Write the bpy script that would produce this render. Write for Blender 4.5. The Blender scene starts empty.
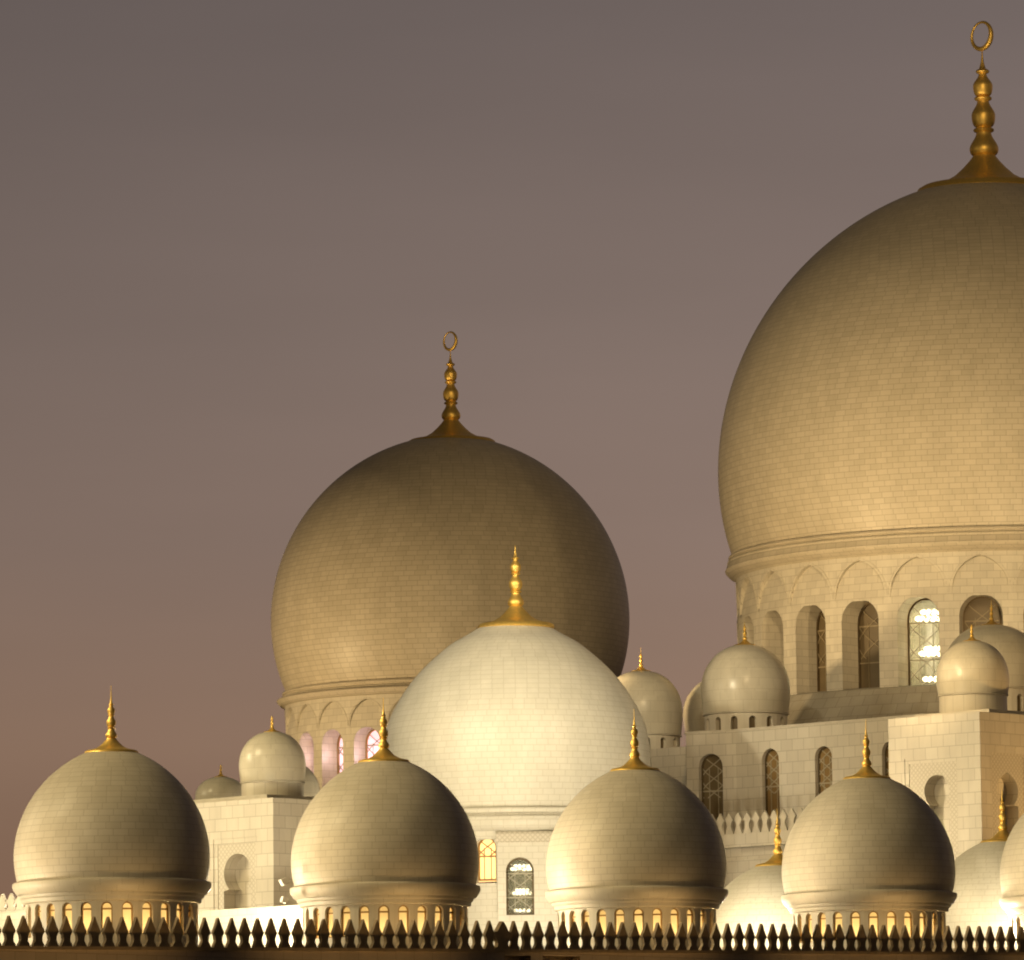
import bpy, bmesh, math, random
from mathutils import Vector, Matrix
from mathutils.geometry import tessellate_polygon

random.seed(7)
PI = math.pi
sc = bpy.context.scene
COL = sc.collection

# ------------------------------------------------------------------ camera
F = 6500.0                      # focal length in pixels of the 1024 px wide frame
EYE = Vector((0, 0, 2.0))
PITCH = math.atan(750 / F)
ROLL = -0.012
cam_d = bpy.data.cameras.new('camera')
cam_d.sensor_fit = 'HORIZONTAL'
cam_d.sensor_width = 36
cam_d.lens = F * 36 / 1024
cam_d.clip_start = 1
cam_d.clip_end = 20000
cam = bpy.data.objects.new('camera', cam_d)
CM = Matrix.Translation(EYE) @ Matrix.Rotation(PI / 2 + PITCH, 4, 'X') @ Matrix.Rotation(ROLL, 4, 'Z')
cam.matrix_world = CM
COL.objects.link(cam)
sc.camera = cam
sc.render.resolution_x, sc.render.resolution_y = 1024, 960
CR = CM.to_3x3()
CRI = CR.inverted()


def at(px, py, D):
    """point seen at pixel (px, py) at ground distance D"""
    d = CR @ Vector((px - 512, 480 - py, -F))
    return EYE + d * (D / d.y)


def sca(px, py, D):
    """metres per pixel there"""
    return (CRI @ (at(px, py, D) - EYE)).length / math.sqrt((px - 512) ** 2 + (480 - py) ** 2 + F * F)


# ------------------------------------------------------------------ world, exposure
w = bpy.data.worlds.new('World')
sc.world = w
w.use_nodes = True
nt = w.node_tree
nt.nodes.clear()


def nn(t, typ, **kw):
    n = t.nodes.new(typ)
    for k, v in kw.items():
        setattr(n, k, v)
    return n


def lin(r, g, b):
    f = lambda c: (c / 255) / 12.92 if c / 255 <= .04045 else ((c / 255 + .055) / 1.055) ** 2.4
    return (f(r), f(g), f(b), 1)


def ramp(n, stops):
    el = n.color_ramp.elements
    while len(el) > 1:
        el.remove(el[-1])
    el[0].position, el[0].color = stops[0]
    for p, c in stops[1:]:
        e = el.new(p)
        e.color = c


out = nn(nt, 'ShaderNodeOutputWorld')
bg = nn(nt, 'ShaderNodeBackground')
tc = nn(nt, 'ShaderNodeTexCoord')
sep = nn(nt, 'ShaderNodeSeparateXYZ')
nt.links.new(tc.outputs['Generated'], sep.inputs[0])
rp = nn(nt, 'ShaderNodeValToRGB')
ramp(rp, [(0.0, lin(128, 94, 72)), (.035, lin(134, 101, 81)), (.075, lin(143, 115, 97)), (.105, lin(134, 113, 102)),
          (.135, lin(126, 109, 101)), (.187, lin(107, 95, 91)), (.35, lin(84, 74, 68)), (.7, lin(62, 55, 52)), (1.0, lin(54, 49, 47))])
nt.links.new(sep.outputs['Z'], rp.inputs[0])
mx = nn(nt, 'ShaderNodeMapRange', interpolation_type='SMOOTHSTEP')
for i, v in enumerate((-.30, .32, .66, 1.34)):
    mx.inputs[i + 1].default_value = v
nt.links.new(sep.outputs['X'], mx.inputs[0])
my = nn(nt, 'ShaderNodeMapRange', interpolation_type='SMOOTHSTEP')
for i, v in enumerate((-.4, .95, .20, 1.0)):
    my.inputs[i + 1].default_value = v
nt.links.new(sep.outputs['Y'], my.inputs[0])
mm = nn(nt, 'ShaderNodeMath', operation='MULTIPLY')
nt.links.new(mx.outputs[0], mm.inputs[0])
nt.links.new(my.outputs[0], mm.inputs[1])
# thin uneven dusk haze in the sky
mpn = nn(nt, 'ShaderNodeMapping')
mpn.inputs['Scale'].default_value = (3, 3, 16)
mpn.inputs['Rotation'].default_value = (0, .25, 0)
nt.links.new(tc.outputs['Generated'], mpn.inputs['Vector'])
nz = nn(nt, 'ShaderNodeTexNoise')
nz.inputs['Scale'].default_value = 2.2
nz.inputs['Detail'].default_value = 5
nt.links.new(mpn.outputs[0], nz.inputs['Vector'])
hz = nn(nt, 'ShaderNodeMapRange')
for i, v in enumerate((.25, .75, .94, 1.06)):
    hz.inputs[i + 1].default_value = v
nt.links.new(nz.outputs[0], hz.inputs[0])
m2 = nn(nt, 'ShaderNodeMath', operation='MULTIPLY')
nt.links.new(mm.outputs[0], m2.inputs[0])
nt.links.new(hz.outputs[0], m2.inputs[1])
vm = nn(nt, 'ShaderNodeVectorMath', operation='SCALE')
nt.links.new(rp.outputs[0], vm.inputs[0])
nt.links.new(m2.outputs[0], vm.inputs['Scale'])
sky = nn(nt, 'ShaderNodeTexSky', sky_type='NISHITA')
sky.sun_disc = False
sky.sun_elevation = math.radians(-4)
sky.sun_rotation = math.radians(20)
sk = nn(nt, 'ShaderNodeVectorMath', operation='SCALE')
sk.inputs['Scale'].default_value = .05
nt.links.new(sky.outputs[0], sk.inputs[0])
ad = nn(nt, 'ShaderNodeVectorMath', operation='ADD')
nt.links.new(vm.outputs[0], ad.inputs[0])
nt.links.new(sk.outputs[0], ad.inputs[1])
nt.links.new(ad.outputs[0], bg.inputs[0])
nt.links.new(bg.outputs[0], out.inputs[0])
sc.view_settings.view_transform = 'Standard'
sc.view_settings.look = 'None'
sc.view_settings.exposure = 0
sc.view_settings.gamma = 1
try:
    sc.cycles.use_denoising = True
    sc.cycles.sample_clamp_indirect = 4
    sc.cycles.max_bounces = 6
    sc.cycles.use_light_tree = True
    sc.cycles.filter_width = 2.0
except Exception:
    pass

# ------------------------------------------------------------------ floodlights (warm lamps of the lit mosque, plus added fills)
WARM = (1.0, .80, .50)
CREAM = (1.0, .86, .60)
AMBER = (1.0, .62, .24)
GOLDEN = (1.0, .715, .36)


def spot(pos, aim, power, deg, color=WARM, size=.4, blend=.6):
    d = bpy.data.lights.new('flood_or_fill', 'SPOT')
    d.energy, d.color, d.spot_size, d.spot_blend, d.shadow_soft_size = power, color, math.radians(deg), blend, size
    o = bpy.data.objects.new('flood_or_fill', d)
    o.location = pos
    o.rotation_euler = (Vector(aim) - Vector(pos)).to_track_quat('-Z', 'Y').to_euler()
    COL.objects.link(o)


def point(pos, power, color=WARM, size=.3):
    d = bpy.data.lights.new('roof_or_recess_lamp', 'POINT')
    d.energy, d.color, d.shadow_soft_size = power, color, size
    o = bpy.data.objects.new('roof_or_recess_lamp', d)
    o.location = pos
    COL.objects.link(o)


FRONT0, FRONT3 = at(112, 886, 270), at(869, 897, 305)
U = (FRONT3 - FRONT0)
STEP = U / 3
U = Vector((U.x, U.y, 0)).normalized()
V = Vector((-U.y, U.x, 0))
ROOF = at(112, 950, 262).z - .35

def lights():
    # tall projector mast far to the left, throwing soft light over the roofs and dome tops
    spot((-140, 305, 58), at(520, 760, 335), 60000, 58, (1.0, .84, .52), 2.0, .6)
    spot((-108, 258, 100), (4, 300, 19), 540000, 40, (1.0, .79, .42), 16.0, .7)
    spot((-76, 186, 62), (4, 298, 19), 150000, 42, (1.0, .77, .40), 10.0, .7)
    spot((-112, 322, 60), (4, 298, 19), 170000, 42, (1.0, .82, .48), 10.0, .7)
    spot((15, 200, 95), (10, 420, 54), 350000, 36, GOLDEN, 6.0, .8)  # fill added high in front to lift both great domes, no mast there
    # two unsupported high spots added to brighten the middle dome's crown
    spot((-24, 314, 44), at(515, 690, 350), 40000, 32, (1.0, .87, .60), .8, .8)
    spot((17, 310, 44), at(515, 690, 350), 28000, 32, (1.0, .87, .60), .8, .8)
    # floodlights on the roof behind the parapet, at the left foot of each front dome
    for k in range(-1, 5):
        c = FRONT0 + STEP * k
        p = c - U * 9.5 + V * 1.2
        p.z = ROOF + STEP.z * k + .6
        spot(p, c + Vector((0, 0, 4.6)), 1100, 46, GOLDEN, .7, .9)
        p = c - U * 3 - V * 4.9
        p.z = ROOF + STEP.z * k + .3
        spot(p, c + Vector((0, 0, 3.2)), 230, 70, AMBER, .5, .9)  # weak amber fill added in front to warm the domes' near sides
        # and behind the domes, towards their backs and the inner walls
        p = c + U * 6.5 + V * 6.5
        p.z = ROOF + .8
        spot(p, c + U * 1.5 + Vector((0, 0, .5)), 1300, 80, CREAM, .4, .8)
        p = c - U * 8 + V * 5.5
        p.z = ROOF + .8
        spot(p, c + V * 1 + Vector((0, 0, 1.0)), 2400, 80, CREAM, .4, .8)
    # uplights on the great dome
    g = at(985, 700, 397)
    spot(g + Vector((-32, -30, -3)), g + Vector((-3, 0, 20)), 30000, 70, GOLDEN, .6, .9)
    spot(g + Vector((2, -44, -3)), g + Vector((0, 0, 20)), 24000, 70, GOLDEN, .6, .9)
    # uplights on the second dome
    g = at(450, 720, 428)
    spot(g + Vector((-32, -18, -6)), g + Vector((-2, 0, 9)), 26000, 75, GOLDEN, .6, .9)
    spot(g + Vector((-6, -34, -6)), g + Vector((0, 0, 9)), 9000, 75, GOLDEN, .6, .9)
    spot(g + Vector((22, -30, -6)), g + Vector((3, 0, 10)), 5000, 75, GOLDEN, .6, .9)
    for k in (1, 2, 3, 4):
        q = -PI / 2 + .0 - 2 * PI * k / 24
        point(g + Vector((10.7 * math.cos(q), 10.7 * math.sin(q), -2.8)), 42, (1, .72, .84), .15)  # lavender fill added inside the window recesses to tint their reveals
    # close uplights round the middle dome
    g = at(515, 850, 350)
    for dx, pw in ((-13, 6800), (1, 5400), (9, 3400)):
        spot(g + Vector((dx, -24, -5)), g + Vector((dx * .2, 0, 5)), pw, 80, CREAM, .5, .8)
    # roof lamps between the rows: they burn out the low walls and the bright second-row domes
    for px, py, D, pw in ((262, 925, 297, 7000), (20, 925, 291, 5000), (735, 935, 311, 900), (775, 935, 310, 900), (985, 930, 317, 1000), (1030, 930, 320, 200), (462, 940, 334, 2200)):
        point(at(px, py, D), pw, CREAM, .25)
    # towers
    c = at(273, 850, 318)
    spot(c - U * 9 + V * 13 + Vector((0, 0, -5)), c + V * 3 + Vector((0, 0, 2)), 4800, 80, CREAM, .4, .8)
    spot(c - V * 12 + U * 5 + Vector((0, 0, -5)), c + U * 4 + Vector((0, 0, 2)), 1700, 80, GOLDEN, .4, .8)
    c = at(979, 780, 335)
    spot(c - U * 9 + V * 11 + Vector((0, 0, -5)), c + V * 3 + Vector((0, 0, 2)), 6000, 80, WARM, .4, .8)
    spot(c - V * 12 + U * 6 + Vector((0, 0, -6)), c + U * 4 + Vector((0, 0, 3)), 6500, 80, AMBER, .4, .8)
    # wall below the great dome and its turrets
    c = at(790, 790, 352)
    spot(c - U * 14 + Vector((0, 0, -2)), c + Vector((0, 0, 3)), 800, 95, GOLDEN, .4, .8)
    c = at(746, 690, 366)
    spot(c + Vector((-10, -15, 3)), c, 2300, 50, WARM, .3, .8)
    c = at(973, 680, 340)
    spot(c + Vector((-9, -9, 3.5)), c, 4200, 50, GOLDEN, .3, .8)
    c = at(655, 700, 372)
    spot(c + Vector((2, -16, 4)), c, 350, 50, WARM, .3, .8)
    # low garden lamps in front of the arcade
    for k in range(-1, 5):
        p = FRONT0 - V * 9.4 + STEP * (k + .5)
        q = FRONT0 - V * 6.2 + STEP * (k + .5)
        spot((p.x, p.y, 1.2), (q.x, q.y, 12.5), 5200, 64, AMBER, .3, .8)


lights()

# ------------------------------------------------------------------ materials


def mat_base(name):
    m = bpy.data.materials.new(name)
    m.use_nodes = True
    return m, m.node_tree, m.node_tree.nodes['Principled BSDF']


def stone(name, c1, c2, mortar, bw, rh, ms=.02, rough=.45, bump=.25, stain=.10):
    m, t, b = mat_base(name)
    uv = nn(t, 'ShaderNodeUVMap')
    br = nn(t, 'ShaderNodeTexBrick')
    br.offset = .5
    br.inputs['Color1'].default_value = (*c1, 1)
    br.inputs['Color2'].default_value = (*c2, 1)
    br.inputs['Mortar'].default_value = (*mortar, 1)
    br.inputs['Scale'].default_value = 1
    br.inputs['Mortar Size'].default_value = ms
    br.inputs['Mortar Smooth'].default_value = .4
    br.inputs['Brick Width'].default_value = bw
    br.inputs['Row Height'].default_value = rh
    t.links.new(uv.outputs[0], br.inputs['Vector'])
    geo = nn(t, 'ShaderNodeNewGeometry')
    no = nn(t, 'ShaderNodeTexNoise')
    no.inputs['Scale'].default_value = .9
    no.inputs['Detail'].default_value = 8
    no.inputs['Roughness'].default_value = .65
    mpp = nn(t, 'ShaderNodeMapping')
    mpp.inputs['Scale'].default_value = (1, 1, .3)
    t.links.new(geo.outputs['Position'], mpp.inputs['Vector'])
    t.links.new(mpp.outputs[0], no.inputs['Vector'])
    mr = nn(t, 'ShaderNodeMapRange')
    for i, v in enumerate((.3, .7, 1 - stain, 1 + stain * .5)):
        mr.inputs[i + 1].default_value = v
    t.links.new(no.outputs[0], mr.inputs[0])
    sc_ = nn(t, 'ShaderNodeVectorMath', operation='SCALE')
    t.links.new(br.outputs['Color'], sc_.inputs[0])
    t.links.new(mr.outputs[0], sc_.inputs['Scale'])
    t.links.new(sc_.outputs[0], b.inputs['Base Color'])
    b.inputs['Roughness'].default_value = rough
    b.inputs['Specular IOR Level'].default_value = .35
    bp = nn(t, 'ShaderNodeBump')
    bp.inputs['Strength'].default_value = bump
    bp.inputs['Distance'].default_value = .02
    bp.invert = True
    t.links.new(br.outputs['Fac'], bp.inputs['Height'])
    t.links.new(bp.outputs[0], b.inputs['Normal'])
    return m


def plain(name, col, rough=.5, metal=0, noise=.12, scale=1.5):
    m, t, b = mat_base(name)
    geo = nn(t, 'ShaderNodeNewGeometry')
    no = nn(t, 'ShaderNodeTexNoise')
    no.inputs['Scale'].default_value = scale
    no.inputs['Detail'].default_value = 5
    t.links.new(geo.outputs['Position'], no.inputs['Vector'])
    r = nn(t, 'ShaderNodeValToRGB')
    ramp(r, [(.3, (*[c * (1 - noise) for c in col], 1)), (.7, (*[min(1, c * (1 + noise * .6)) for c in col], 1))])
    t.links.new(no.outputs[0], r.inputs[0])
    t.links.new(r.outputs[0], b.inputs['Base Color'])
    b.inputs['Roughness'].default_value = rough
    b.inputs['Metallic'].default_value = metal
    return m


def emit(name, col, strength):
    m, t, b = mat_base(name)
    b.inputs['Base Color'].default_value = (*col, 1)
    b.inputs['Emission Color'].default_value = (*col, 1)
    b.inputs['Emission Strength'].default_value = strength
    return m


def frosted(name, col, transparent=0.0):
    m, t, b = mat_base(name)
    o = t.nodes['Material Output']
    tr = nn(t, 'ShaderNodeBsdfTranslucent')
    tr.inputs[0].default_value = (*col, 1)
    tp = nn(t, 'ShaderNodeBsdfTransparent')
    tp.inputs[0].default_value = (*col, 1)
    mxs = nn(t, 'ShaderNodeMixShader')
    mxs.inputs[0].default_value = transparent
    t.links.new(tr.outputs[0], mxs.inputs[1])
    t.links.new(tp.outputs[0], mxs.inputs[2])
    b.inputs['Base Color'].default_value = (.05, .045, .04, 1)
    b.inputs['Roughness'].default_value = .1
    m2 = nn(t, 'ShaderNodeMixShader')
    m2.inputs[0].default_value = .12
    t.links.new(mxs.outputs[0], m2.inputs[1])
    t.links.new(b.outputs[0], m2.inputs[2])
    t.links.new(m2.outputs[0], o.inputs[0])
    return m


def lattice(name, c, d):
    """carved diagonal lattice"""
    m, t, b = mat_base(name)
    uv = nn(t, 'ShaderNodeUVMap')
    mp = nn(t, 'ShaderNodeMapping')
    mp.inputs['Rotation'].default_value = (0, 0, PI / 4)
    t.links.new(uv.outputs[0], mp.inputs['Vector'])
    br = nn(t, 'ShaderNodeTexBrick')
    br.offset = 0
    br.inputs['Color1'].default_value = (*c, 1)
    br.inputs['Color2'].default_value = (*c, 1)
    br.inputs['Mortar'].default_value = (*d, 1)
    br.inputs['Scale'].default_value = 1
    br.inputs['Mortar Size'].default_value = .03
    br.inputs['Brick Width'].default_value = .19
    br.inputs['Row Height'].default_value = .19
    t.links.new(mp.outputs[0], br.inputs['Vector'])
    t.links.new(br.outputs['Color'], b.inputs['Base Color'])
    b.inputs['Roughness'].default_value = .5
    bp = nn(t, 'ShaderNodeBump')
    bp.inputs['Strength'].default_value = .6
    bp.inputs['Distance'].default_value = .03
    bp.invert = True
    t.links.new(br.outputs['Fac'], bp.inputs['Height'])
    t.links.new(bp.outputs[0], b.inputs['Normal'])
    return m


W1c, W2c, MOc = (.62, .57, .48), (.52, .475, .39), (.36, .32, .25)
M = {}
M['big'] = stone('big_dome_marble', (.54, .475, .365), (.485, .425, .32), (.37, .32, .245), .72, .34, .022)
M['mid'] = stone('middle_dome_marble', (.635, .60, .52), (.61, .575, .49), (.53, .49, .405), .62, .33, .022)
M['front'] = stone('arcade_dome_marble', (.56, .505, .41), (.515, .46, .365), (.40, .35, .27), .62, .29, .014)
M['wall'] = stone('wall_marble', W1c, (.555, .505, .42), MOc, .82, .62, .016, .5)
M['collar'] = stone('collar_marble', (.52, .465, .37), (.48, .425, .335), (.38, .33, .25), .9, 4.0, .012, .5)
M['drum'] = stone('drum_marble', (.58, .53, .43), (.50, .455, .37), (.36, .32, .25), .8, .44, .016, .5)
M['trim'] = plain('trim_marble', (.56, .51, .42), .45)
M['smooth'] = stone('polished_marble', (.60, .55, .44), (.56, .51, .405), (.43, .38, .29), .9, .62, .010, .28, .1, .14)
M['band'] = stone('band_marble', (.60, .55, .45), (.56, .51, .42), (.40, .36, .28), .62, 5.0, .014, .35)
M['gold'] = plain('gold_leaf', (.92, .63, .17), .46, .8, .10, 6)
M['dark_bronze'] = plain('dark_bronze', (.10, .07, .035), .5, .6)
M['amber_frame'] = plain('amber_window_frame', (.34, .20, .06), .5, .2)
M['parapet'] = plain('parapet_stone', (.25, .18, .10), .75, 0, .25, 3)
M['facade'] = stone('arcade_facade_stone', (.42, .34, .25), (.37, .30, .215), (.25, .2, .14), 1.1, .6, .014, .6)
M['roof'] = plain('roof_paving', (.46, .42, .35), .7)
M['skirt'] = stone('roof_skirt_slabs', (.40, .36, .285), (.35, .315, .25), (.24, .21, .165), .95, .8, .02, .6)
M['ground'] = plain('ground_paving', (.16, .14, .11), .85, 0, .3, .2)
M['lamp_glow'] = emit('lamp_glow', (1.0, .80, .46), 800)
M['frost'] = frosted('frosted_amber_glass', (.97, .87, .66))
M['darkglass'] = plain('dark_window_glass', (.12, .085, .04), .5)
M['bronzeglass'] = plain('bronze_window_glass', (.22, .14, .055), .3)
M['pinkglass'] = emit('lavender_lit_glass', (1.0, .68, .74), .75)
M['amberglass'] = emit('amber_lit_glass', (1.0, .66, .28), .95)
M['clear'] = frosted('thin_window_glass', (.97, .94, .82), .85)
M['tracery'] = plain('pale_window_tracery', (.36, .32, .23), .5)
M['bronze_tracery'] = plain('bronze_window_tracery', (.27, .21, .12), .5)
M['lamp_white'] = plain('white_lamp_housing', (.80, .78, .72), .4)
M['chandelier'] = emit('chandelier_glow', (1.0, .94, .72), 9)
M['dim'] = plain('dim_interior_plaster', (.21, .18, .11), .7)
M['darker'] = plain('dim_bay_plaster', (.13, .12, .085), .7)  # alcove plaster with its colour lowered to keep the bay dim
M['chandelier_dim'] = emit('small_chandelier_glow', (1.0, .96, .80), 3.2)
M['lattice'] = lattice('carved_lattice_marble', (.58, .53, .44), (.47, .42, .335))

# ------------------------------------------------------------------ object helpers


def link(o, parent=None):
    COL.objects.link(o)
    if parent is not None:
        o.parent = parent
    return o


def thing(name, label, cat, loc, group=None, rotz=0):
    o = bpy.data.objects.new(name, None)
    o.location = loc
    o.rotation_euler = (0, 0, rotz)
    o['label'], o['category'] = label, cat
    if group:
        o['group'] = group
    return link(o)


class MB:
    """collects faces with uv in metres, builds one mesh object"""

    def __init__(s):
        s.v, s.f, s.uv = [], [], []

    def face(s, pts, uvs=None):
        i = len(s.v)
        s.v += [tuple(p) for p in pts]
        s.f.append(tuple(range(i, i + len(pts))))
        if uvs is None:
            a, b, c = Vector(pts[0]), Vector(pts[1]), Vector(pts[2])
            n = (b - a).cross(c - b)
            if n.length < 1e-9:
                n = Vector((0, 0, 1))
            n.normalize()
            if abs(n.z) > .8:
                uvs = [(p[0], p[1]) for p in pts]
            else:
                tx = Vector((-n.y, n.x, 0)).normalized()
                uvs = [(Vector(p).dot(tx), p[2]) for p in pts]
        s.uv += list(uvs)

    def box(s, c, size, rot=0):
        M4 = Matrix.Translation(c) @ Matrix.Rotation(rot, 4, 'Z')
        x, y, z = [k / 2 for k in size]
        P = [M4 @ Vector((sx * x, sy * y, sz * z)) for sz in (-1, 1) for sy in (-1, 1) for sx in (-1, 1)]
        for q in ((0, 1, 5, 4), (1, 3, 7, 5), (3, 2, 6, 7), (2, 0, 4, 6), (4, 5, 7, 6), (2, 3, 1, 0)):
            s.face([P[i] for i in q])

    def lathe(s, prof, seg=64, bw=None, c=(0, 0, 0), a0=0, a1=2 * PI, v0=0):
        """prof: list of (r, z). bw: brick width the rows are divided by"""
        v = v0
        for (r0, z0), (r1, z1) in zip(prof[:-1], prof[1:]):
            L = math.hypot(r1 - r0, z1 - z0)
            if L < 1e-7:
                continue
            if bw:
                n = max(4, round(2 * PI * (r0 + r1) / 2 / bw)) * bw
            else:
                n = 2 * PI * (r0 + r1) / 2
            for k in range(seg):
                t0, t1 = a0 + (a1 - a0) * k / seg, a0 + (a1 - a0) * (k + 1) / seg
                p = [(c[0] + r * math.cos(t), c[1] + r * math.sin(t), c[2] + z)
                     for r, z, t in ((r0, z0, t0), (r0, z0, t1), (r1, z1, t1), (r1, z1, t0))]
                u0, u1 = n * t0 / (2 * PI), n * t1 / (2 * PI)
                uv = [(u0, v), (u1, v), (u1, v + L), (u0, v + L)]
                if r1 < 1e-6:
                    p, uv = p[:3], uv[:3]
                elif r0 < 1e-6:
                    p, uv = [p[0], p[2], p[3]], [uv[0], uv[2], uv[3]]
                s.face(p, uv)
            v += L

    def build(s, name, m, parent=None, smooth=None, loc=None, weld=True):
        me = bpy.data.meshes.new(name)
        me.from_pydata(s.v, [], s.f)
        ul = me.uv_layers.new(name='UVMap')
        for i, q in enumerate(s.uv):
            ul.data[i].uv = q
        me.materials.append(m)
        if weld:
            bm = bmesh.new()
            bm.from_mesh(me)
            bmesh.ops.remove_doubles(bm, verts=bm.verts, dist=.0008)
            bmesh.ops.recalc_face_normals(bm, faces=bm.faces)
            bm.to_mesh(me)
            bm.free()
        if smooth:
            for p in me.polygons:
                p.use_smooth = True
            me.set_sharp_from_angle(angle=math.radians(smooth))
        o = bpy.data.objects.new(name, me)
        if loc:
            o.location = loc
        return link(o, parent)


def resample(pts, step, n_curve=14):
    """Catmull-Rom through pts, then resample at a fixed arc length (a stone course)"""
    P = [Vector((a, b)) for a, b in pts]
    P = [P[0] * 2 - P[1]] + P + [P[-1] * 2 - P[-2]]
    q = []
    for i in range(1, len(P) - 2):
        for k in range(n_curve):
            t = k / n_curve
            a, b, c, d = P[i - 1:i + 3]
            q.append(.5 * ((2 * b) + (c - a) * t + (2 * a - 5 * b + 4 * c - d) * t * t + (3 * b - a - 3 * c + d) * t ** 3))
    q.append(P[-2])
    res, acc = [q[0]], 0
    for a, b in zip(q[:-1], q[1:]):
        L = (b - a).length
        while acc + L >= step:
            t = (step - acc) / L
            a = a + (b - a) * t
            res.append(a.copy())
            L = (b - a).length
            acc = 0
        acc += L
    res.append(q[-1])
    return [(p.x, p.y) for p in res]


# surfaces a window can be cut in: (s, z, depth) -> point
def cyl_map(R, a_mid):
    def f(s, z, d=0):
        t = a_mid + s / R
        return ((R - d) * math.cos(t), (R - d) * math.sin(t), z)
    return f


def plane_map(o, d, n_in):
    def f(s, z, dep=0):
        p = o + d * s + n_in * dep
        return (p.x, p.y, z)
    return f


def arch_top(x, hw, spring, kind):
    x = min(abs(x), hw)
    if kind == 'round':
        return spring + math.sqrt(max(0, hw * hw - x * x))
    r = hw * 1.3            # pointed
    return spring + math.sqrt(max(0, r * r - (x + r - hw) ** 2))


def arch_xs(hw, n=12):
    return [hw * math.sin(PI / 2 * (2 * k / n - 1)) for k in range(n + 1)]


def cut_bay(mb, f, half, z0, z1, hw, sill, spring, depth, blind=None, c=0.0, kind='round', back=False):
    """wall bay of half width `half` with an arched opening (reveals to `depth`)"""
    ident = lambda s, z: (s + c, z)
    xs = arch_xs(hw)
    cols = [(-half, -hw, False)] + [(a, b, True) for a, b in zip(xs[:-1], xs[1:])] + [(hw, half, False)]
    if blind:
        bhw, bz0, bspr, bd = blind
        allx = sorted(set([round(v, 5) for v in xs + arch_xs(bhw, 16) + [-half, half]]))
        cols = [(a, b, abs(a + b) / 2 < hw) for a, b in zip(allx[:-1], allx[1:])]
        apex = arch_top(0, bhw, bspr, 'pointed')

    def quad(xa, xb, za0, zb0, za1, zb1):
        P = [(xa, za0), (xb, zb0), (xb, zb1), (xa, za1)]
        mb.face([f(c + x, z, 0) for x, z in P], [ident(x, z) for x, z in P])
    for xa, xb, op in cols:
        segs = []
        if op:
            quad(xa, xb, z0, z0, sill, sill)
            lo = (arch_top(xa, hw, spring, kind), arch_top(xb, hw, spring, kind))
        else:
            lo = (z0, z0)
        if blind and abs(xa + xb) / 2 < bhw:
            ta, tb = arch_top(xa, bhw, bspr, 'pointed'), arch_top(xb, bhw, bspr, 'pointed')
            quad(xa, xb, lo[0], lo[1], bz0, bz0)
            da, db = bd * (ta - bz0) / (apex - bz0), bd * (tb - bz0) / (apex - bz0)
            P = [(xa, bz0, 0), (xb, bz0, 0), (xb, tb, db), (xa, ta, da)]
            mb.face([f(c + x, z, d) for x, z, d in P], [(x + c, z) for x, z, d in P])
            P = [(xa, ta, da), (xb, tb, db), (xb, tb, 0), (xa, ta, 0)]
            mb.face([f(c + x, z, d) for x, z, d in P], [(x + c, z + d) for x, z, d in P])
            quad(xa, xb, ta, tb, z1, z1)
        else:
            quad(xa, xb, lo[0], lo[1], z1, z1)
    ring = [(-hw, sill)] + [(x, arch_top(x, hw, spring, kind)) for x in xs] + [(hw, sill)]
    ring.append(ring[0])
    for (xa, za), (xb, zb) in zip(ring[:-1], ring[1:]):
        mb.face([f(c + xa, za, 0), f(c + xb, zb, 0), f(c + xb, zb, depth), f(c + xa, za, depth)],
                [(c + xa, za), (c + xb, zb), (c + xb + depth, zb), (c + xa + depth, za)])


def arch_pane(f, hw, sill, spring, d, c=0.0, kind='round', thick=.04):
    mb = MB()
    xs = arch_xs(hw)
    for dd in (d, d + thick):
        for a, b in zip(xs[:-1], xs[1:]):
            mb.face([f(c + a, sill, dd), f(c + b, sill, dd), f(c + b, arch_top(b, hw, spring, kind), dd), f(c + a, arch_top(a, hw, spring, kind), dd)])
    return mb


def ribbon(mb, f, pts, t, d, dep):
    """flat bar of width t, depth dep following pts (s, z), front face at depth d"""
    for (xa, za), (xb, zb) in zip(pts[:-1], pts[1:]):
        L = math.hypot(xb - xa, zb - za)
        if L < 1e-6:
            continue
        nx, nz = -(zb - za) / L * t / 2, (xb - xa) / L * t / 2
        q = [(xa + nx, za + nz), (xa - nx, za - nz), (xb - nx, zb - nz), (xb + nx, zb + nz)]
        fr = [f(x, z, d) for x, z in q]
        bk = [f(x, z, d + dep) for x, z in q]
        mb.face(fr)
        for i in range(4):
            j = (i + 1) % 4
            mb.face([fr[i], fr[j], bk[j], bk[i]])


def arch_outline(hw, sill, spring, c=0.0, kind='round'):
    xs = arch_xs(hw)
    return [(c - hw, sill)] + [(c + x, arch_top(x, hw, spring, kind)) for x in xs] + [(c + hw, sill), (c - hw, sill)]


def tracery_mb(f, hw, sill, spring, d, t=.05, c=0.0, transoms=(.3, .72), from_z=0.0):
    mb = MB()
    top = spring + hw
    H = top - sill
    P = 2.1 * hw
    zs = [sill + H * from_z + (H * (1 - from_z)) * k / 60 for k in range(61)]
    for ph in (0, .5, 1.0, 1.5):
        seg = []
        for z in zs:
            x = hw * .98 * math.sin(PI * ((z - sill) / P + ph))
            if abs(x) <= hw and z <= arch_top(x, hw, spring, 'round') - .02:
                seg.append((c + x, z))
            else:
                if len(seg) > 1:
                    ribbon(mb, f, seg, t, d, .04)
                seg = []
        if len(seg) > 1:
            ribbon(mb, f, seg, t, d, .04)
    for x in (-.36, .36):
        ribbon(mb, f, [(c + x * hw, sill), (c + x * hw, spring)], t * .8, d + .01, .03)
    for k in transoms:
        ribbon(mb, f, [(c - hw, sill + k * H), (c + hw, sill + k * H)], t * 1.5, d - .02, .07)
    return mb


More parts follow.
